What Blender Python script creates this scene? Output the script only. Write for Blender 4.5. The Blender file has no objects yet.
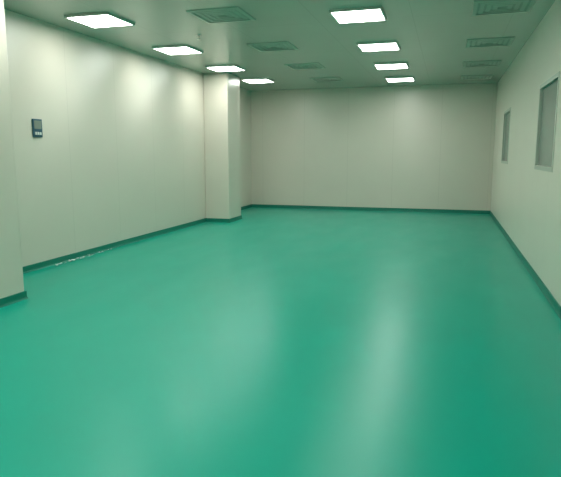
import bpy, bmesh, math, random
from mathutils import Vector, Matrix
random.seed(4)
S=bpy.context.scene
try:
    S.view_settings.view_transform='Standard'; S.view_settings.look='None'
except Exception: pass
H=3.18; XR=1.07; XL=-5.09; XL2=-5.25; YB=14.87; YN=-3.0
# ---------------- materials
def mat(name):
    m=bpy.data.materials.new(name); m.use_nodes=True
    nt=m.node_tree; b=nt.nodes['Principled BSDF']; return m,nt,b
def N(nt,t,**k):
    n=nt.nodes.new(t)
    for a,v in k.items(): setattr(n,a,v)
    return n
def math_(nt,op,a,b=None):
    n=N(nt,'ShaderNodeMath',operation=op)
    for i,v in enumerate((a,b)):
        if v is None: continue
        if isinstance(v,(int,float)): n.inputs[i].default_value=v
        else: nt.links.new(v,n.inputs[i])
    return n.outputs[0]
def seam(nt,coord,period,w,off=0.0):
    a=math_(nt,'ADD',coord,off+100*period)
    f=math_(nt,'FRACT',math_(nt,'DIVIDE',a,period))
    return math_(nt,'LESS_THAN',f,w/period)
def panel_mat(name,col,seamcol,axes,rough,spec=0.5,noise=0.03,seamw=0.010,bump=.25,aniso=0):
    m,nt,b=mat(name)
    geo=N(nt,'ShaderNodeNewGeometry'); sp=N(nt,'ShaderNodeSeparateXYZ')
    nt.links.new(geo.outputs['Position'],sp.inputs[0])
    s=None
    for ax,per,off in axes:
        t=seam(nt,sp.outputs[ax],per,seamw,off)
        s=t if s is None else math_(nt,'MAXIMUM',s,t)
    nz=N(nt,'ShaderNodeTexNoise'); nz.inputs['Scale'].default_value=1.3; nz.inputs['Detail'].default_value=4
    nt.links.new(geo.outputs['Position'],nz.inputs['Vector'])
    mr=N(nt,'ShaderNodeMapRange'); mr.inputs[3].default_value=1-noise; mr.inputs[4].default_value=1+noise
    nt.links.new(nz.outputs[0],mr.inputs[0])
    vm=N(nt,'ShaderNodeVectorMath',operation='SCALE'); vm.inputs[0].default_value=col
    nt.links.new(mr.outputs[0],vm.inputs['Scale'])
    mx=N(nt,'ShaderNodeMix',data_type='RGBA'); mx.inputs[7].default_value=(*seamcol,1)
    nt.links.new(vm.outputs[0],mx.inputs[6]); nt.links.new(s,mx.inputs[0])
    nt.links.new(mx.outputs[2],b.inputs['Base Color'])
    b.inputs['Roughness'].default_value=rough; b.inputs['Specular IOR Level'].default_value=spec
    if aniso:
        b.inputs['Anisotropic'].default_value=aniso; b.inputs['Anisotropic Rotation'].default_value=.25
        tg=N(nt,'ShaderNodeTangent',direction_type='RADIAL',axis='Z'); nt.links.new(tg.outputs[0],b.inputs['Tangent'])
    n2=N(nt,'ShaderNodeTexNoise'); n2.inputs['Scale'].default_value=0.9; n2.inputs['Detail'].default_value=1
    nt.links.new(geo.outputs['Position'],n2.inputs['Vector'])
    bp=N(nt,'ShaderNodeBump'); bp.inputs['Strength'].default_value=bump; bp.inputs['Distance'].default_value=0.05
    nt.links.new(n2.outputs[0],bp.inputs['Height']); nt.links.new(bp.outputs[0],b.inputs['Normal'])
    return m
WC=(0.71,0.66,0.58); SC=(0.64,0.595,0.52)
M_wl=panel_mat('wall_panel_side',WC,SC,[(1,1.18,0.3)],0.34,spec=1.0,aniso=.88)
M_wb=panel_mat('wall_panel_back',WC,SC,[(0,1.18,0.2)],0.34,spec=.8,aniso=.6)
M_col=panel_mat('column_panel',WC,SC,[(2,20,0)],0.30,spec=.6)
M_ceil=panel_mat('ceiling_panel',(0.42,0.46,0.40),(0.37,0.41,0.355),[(0,1.18,0.5),(1,2.1,0.95)],0.22,spec=.8,bump=.1)
def simple(name,col,rough,metal=0,spec=0.5,emit=None,es=0):
    m,nt,b=mat(name); b.inputs['Base Color'].default_value=(*col,1); b.inputs['Roughness'].default_value=rough
    b.inputs['Metallic'].default_value=metal; b.inputs['Specular IOR Level'].default_value=spec
    if emit: b.inputs['Emission Color'].default_value=(*emit,1); b.inputs['Emission Strength'].default_value=es
    nz=N(nt,'ShaderNodeTexNoise'); nz.inputs['Scale'].default_value=30
    mr=N(nt,'ShaderNodeMapRange'); mr.inputs[3].default_value=max(0,rough-.05); mr.inputs[4].default_value=min(1,rough+.05)
    nt.links.new(nz.outputs[0],mr.inputs[0]); nt.links.new(mr.outputs[0],b.inputs['Roughness'])
    return m
M_base=simple('cove_green',(0.003,0.20,0.14),0.4)
M_lamp=simple('lamp_diffuser',(0.9,0.9,0.9),0.5,emit=(0.97,1.0,0.92),es=21)
M_frame=simple('white_metal_trim',(0.6,0.62,0.58),0.4)
M_vent=simple('vent_metal',(0.41,0.455,0.40),0.4)
M_ventd=simple('vent_dark',(0.35,0.39,0.345),0.6)
M_alu=simple('aluminium_frame',(0.50,0.52,0.46),0.4)
M_pane,_,_b=mat('window_pane'); _b.inputs['Base Color'].default_value=(0.23,0.27,0.24,1); _b.inputs['Roughness'].default_value=.18
M_blue=simple('switch_blue',(0.02,0.09,0.14),0.3)
M_white=simple('plastic_white',(0.7,0.72,0.7),0.4)
M_chrome=simple('chrome',(0.6,0.6,0.6),0.25,metal=1)
M_sparkle=simple('sparkle_fleck',(0.85,0.95,0.95),0.15)  # near-white colour for the flecks that imitate floor glints
# floor
m,nt,b=mat('epoxy_floor'); M_floor=m
geo=N(nt,'ShaderNodeNewGeometry')
nz=N(nt,'ShaderNodeTexNoise'); nz.inputs['Scale'].default_value=.9; nz.inputs['Detail'].default_value=3
nt.links.new(geo.outputs['Position'],nz.inputs['Vector'])
cr=N(nt,'ShaderNodeValToRGB')
cr.color_ramp.elements[0].position=.3; cr.color_ramp.elements[0].color=(0.0,0.355,0.255,1)
cr.color_ramp.elements[1].position=.72; cr.color_ramp.elements[1].color=(0.0,0.385,0.28,1)
nt.links.new(nz.outputs[0],cr.inputs[0]); nt.links.new(cr.outputs[0],b.inputs['Base Color'])
mp=N(nt,'ShaderNodeMapping'); mp.inputs['Scale'].default_value=(2.2,0.8,1)
nt.links.new(geo.outputs['Position'],mp.inputs[0])
n2=N(nt,'ShaderNodeTexNoise'); n2.inputs['Scale'].default_value=1.2; n2.inputs['Detail'].default_value=2
nt.links.new(mp.outputs[0],n2.inputs['Vector'])
mr=N(nt,'ShaderNodeMapRange'); mr.inputs[3].default_value=.26; mr.inputs[4].default_value=.36
nt.links.new(n2.outputs[0],mr.inputs[0]); nt.links.new(mr.outputs[0],b.inputs['Roughness'])
b.inputs['Specular IOR Level'].default_value=.27
b.inputs['Specular Tint'].default_value=(.75,1,.95,1)
# ---------------- mesh helpers
def box(bm,x0,x1,y0,y1,z0,z1,mi=0,bev=0):
    r=bmesh.ops.create_cube(bm,size=1)
    vs=r['verts']
    bmesh.ops.scale(bm,vec=(x1-x0,y1-y0,z1-z0),verts=vs)
    bmesh.ops.translate(bm,vec=((x0+x1)/2,(y0+y1)/2,(z0+z1)/2),verts=vs)
    fs={f for v in vs for f in v.link_faces}
    for f in fs: f.material_index=mi
    if bev:
        es={e for v in vs for e in v.link_edges}
        rr=bmesh.ops.bevel(bm,geom=list(es),offset=bev,segments=2,affect='EDGES',profile=.5)
        for f in rr['faces']: f.material_index=mi
def finish(bm,name,mats,loc=(0,0,0)):
    bmesh.ops.recalc_face_normals(bm,faces=bm.faces)
    me=bpy.data.meshes.new(name); bm.to_mesh(me); bm.free()
    for m in mats: me.materials.append(m)
    o=bpy.data.objects.new(name,me); o.location=loc; S.collection.objects.link(o); return o
T=0.12
# room shell
bm=bmesh.new(); box(bm,XL2-T,XR+T,YN-T,YB+T,-.15,0); finish(bm,'floor',[M_floor])
bm=bmesh.new(); box(bm,XL2-T,XR+T,YN-T,YB+T,H,H+.15); finish(bm,'ceiling',[M_ceil])
bm=bmesh.new()
box(bm,XL2-T,XL,YN,11.9,0,H); box(bm,XL2-T,XL2,11.9,YB,0,H)
finish(bm,'wall_left',[M_wl])
bm=bmesh.new(); box(bm,XL2-T,XR+T,YB,YB+T,0,H); finish(bm,'wall_back',[M_wb])
bm=bmesh.new(); box(bm,XL2-T,XR+T,YN-T,YN,0,H); finish(bm,'wall_front',[M_wb])
wins=[(6.55,7.85),(11.3,12.6)]; Z0,Z1=1.30,2.34
bm=bmesh.new()
ys=[YN]+[v for w in wins for v in w]+[YB]
for i in range(0,len(ys),2): box(bm,XR,XR+T,ys[i],ys[i+1],0,H)
for a,c in wins: box(bm,XR,XR+T,a,c,0,Z0); box(bm,XR,XR+T,a,c,Z1,H)
finish(bm,'wall_right',[M_wl])
for i,(a,c) in enumerate(wins):
    bm=bmesh.new(); f=.05; x0,x1=XR-.006,XR+.07
    box(bm,x0,x1,a,a+f,Z0,Z1,0,.003); box(bm,x0,x1,c-f,c,Z0,Z1,0,.003)
    box(bm,x0,x1,a+f,c-f,Z0,Z0+f,0,.003); box(bm,x0,x1,a+f,c-f,Z1-f,Z1,0,.003)
    box(bm,XR+.03,XR+.042,a+f,c-f,Z0+f,Z1-f,1)
    box(bm,XR+.09,XR+T,a,c,Z0,Z1,1)
    finish(bm,'window_%d'%(i+1),[M_alu,M_pane])
# columns
CY=4.70; CX=-4.17
bm=bmesh.new(); box(bm,XL,CX,3.7,CY,0,H,0,.02); finish(bm,'structural_column',[M_col])
bm=bmesh.new(); box(bm,XL,-4.53,11.35,12.1,0,H,0,.02); finish(bm,'structural_column',[M_col])
# baseboards
prof=[(0,0)]+[(0.026-0.016*math.sin(t*math.pi/8),0.03*(1-math.cos(t*math.pi/8))+0.002) for t in range(5)]+[(0.010,.08),(0,.084)]
def cove(name,pts):
    P=[Vector(p) for p in pts]; n=len(P); bm=bmesh.new(); rings=[]
    for i in range(n):
        ns=[]
        for a,b2 in ((i-1,i),(i,i+1)):
            if a<0 or b2>=n: continue
            d=(P[b2]-P[a]).normalized(); ns.append(Vector((d.y,-d.x)))
        if len(ns)==2: mt=(ns[0]+ns[1])/(1+ns[0].dot(ns[1]))
        else: mt=ns[0]
        rings.append([bm.verts.new((P[i].x+mt.x*o,P[i].y+mt.y*o,z)) for o,z in prof])
    k=len(prof)
    for i in range(n-1):
        for j in range(k): bm.faces.new((rings[i][j],rings[i][(j+1)%k],rings[i+1][(j+1)%k],rings[i+1][j]))
    bm.faces.new(rings[0]); bm.faces.new(rings[-1][::-1])
    return finish(bm,name,[M_base])
cove('baseboard_left',[(XL,YN),(XL,3.7),(CX,3.7),(CX,CY),(XL,CY),(XL,11.35),(-4.53,11.35),(-4.53,12.1),(XL2,12.1),(XL2,YB)])
cove('baseboard_back',[(XL2,YB),(XR,YB)])
cove('baseboard_right',[(XR,YB),(XR,YN)])
cove('baseboard_front',[(XR,YN),(XL,YN)])
# ceiling lights
def light(x,y):
    bm=bmesh.new(); h=.31; f=.025
    box(bm,-h,h,-h,-h+f,-.03,0,0,.003); box(bm,-h,h,h-f,h,-.03,0,0,.003)
    box(bm,-h,-h+f,-h+f,h-f,-.03,0,0,.003); box(bm,h-f,h,-h+f,h-f,-.03,0,0,.003)
    box(bm,-h+f,h-f,-h+f,h-f,-.028,-.004,1)
    finish(bm,'ceiling_light_panel',[M_frame,M_lamp],(x,y,H))
for y in (7.15,9.25,11.33,13.4,5.05,2.95,.85,-1.25): light(-1.12,y)
for y in (6.48,8.63,10.7,12.7,4.33,2.2,.1,-2.0): light(-4.30 if y>4.8 else -3.7,y)
# diffusers
def vent(x,y):
    bm=bmesh.new()
    box(bm,-.33,.33,-.33,.33,-.004,0,1)
    for k,h in enumerate((.33,.255,.18,.105)):
        i=h-.05; z=.012
        R=[[bm.verts.new((sx*a,sy*a,zz)) for sx,sy in((-1,-1),(1,-1),(1,1),(-1,1))] for a,zz in ((h,-.004),(h-.006,-z),(i,-z-.002),(i+.004,-.004))]
        for q in range(4):
            A,B=R[q],R[(q+1)%4]
            for j in range(4): bm.faces.new((A[j],A[(j+1)%4],B[(j+1)%4],B[j]))
    finish(bm,'ceiling_air_diffuser',[M_vent,M_ventd],(x,y,H))
for y in (6.72,8.84,10.95,13.0,4.6,2.5): vent(-2.74,y)
for y in (7.25,9.45,11.6,13.6,5.1): vent(.53,y)
# sprinkler
bm=bmesh.new()
bmesh.ops.create_cone(bm,cap_ends=True,segments=20,radius1=.035,radius2=.04,depth=.012,matrix=Matrix.Translation((0,0,-.006)))
bmesh.ops.create_cone(bm,cap_ends=True,segments=12,radius1=.012,radius2=.015,depth=.05,matrix=Matrix.Translation((0,0,-.035)))
bmesh.ops.create_cone(bm,cap_ends=True,segments=20,radius1=.03,radius2=.026,depth=.004,matrix=Matrix.Translation((0,0,-.062)))
finish(bm,'fire_sprinkler',[M_chrome],(-3.5,7.7,H-.001))
# control panel
bm=bmesh.new()
box(bm,0,.02,-.085,.085,-.115,.115,0,.005); box(bm,.02,.024,-.065,.065,-.01,.095,1,.001)
for k in(-1,0,1): box(bm,.02,.028,k*.042-.014,k*.042+.014,-.085,-.05,2,.002)
finish(bm,'wall_control_panel',[M_blue,M_pane,M_white],(XL,6.14,1.82))
# pale flecks along left wall, modelled to imitate white sparkles of glare
bm=bmesh.new()
for i in range(30):
    y=random.choice((random.gauss(6.75,.2),random.gauss(6.8,.4),random.uniform(6.2,8.0))); x=XL+.05+abs(random.gauss(0,.04))
    y=max(5.9,y); s=random.uniform(.01,.024); a=random.uniform(0,6.28)
    vs=[bm.verts.new((x+s*random.uniform(.6,1.2)*math.cos(a+t*1.2566),y+1.5*s*random.uniform(.6,1.2)*math.sin(a+t*1.2566),.003+random.uniform(0,.02))) for t in range(5)]
    bm.faces.new(vs)
finish(bm,'scattered_sparkle_flecks',[M_sparkle])
# world
w=bpy.data.worlds.new('World'); S.world=w; w.use_nodes=True
w.node_tree.nodes['Background'].inputs[0].default_value=(.02,.03,.025,1)
# camera
c=bpy.data.cameras.new('camera'); c.sensor_fit='HORIZONTAL'; c.sensor_width=36; c.lens=36*560/561; c.clip_start=.05
co=bpy.data.objects.new('camera',c); S.collection.objects.link(co)
co.location=(0,0,1.5); co.rotation_euler=(math.radians(90-8.65),0,math.radians(16.5)); S.camera=co
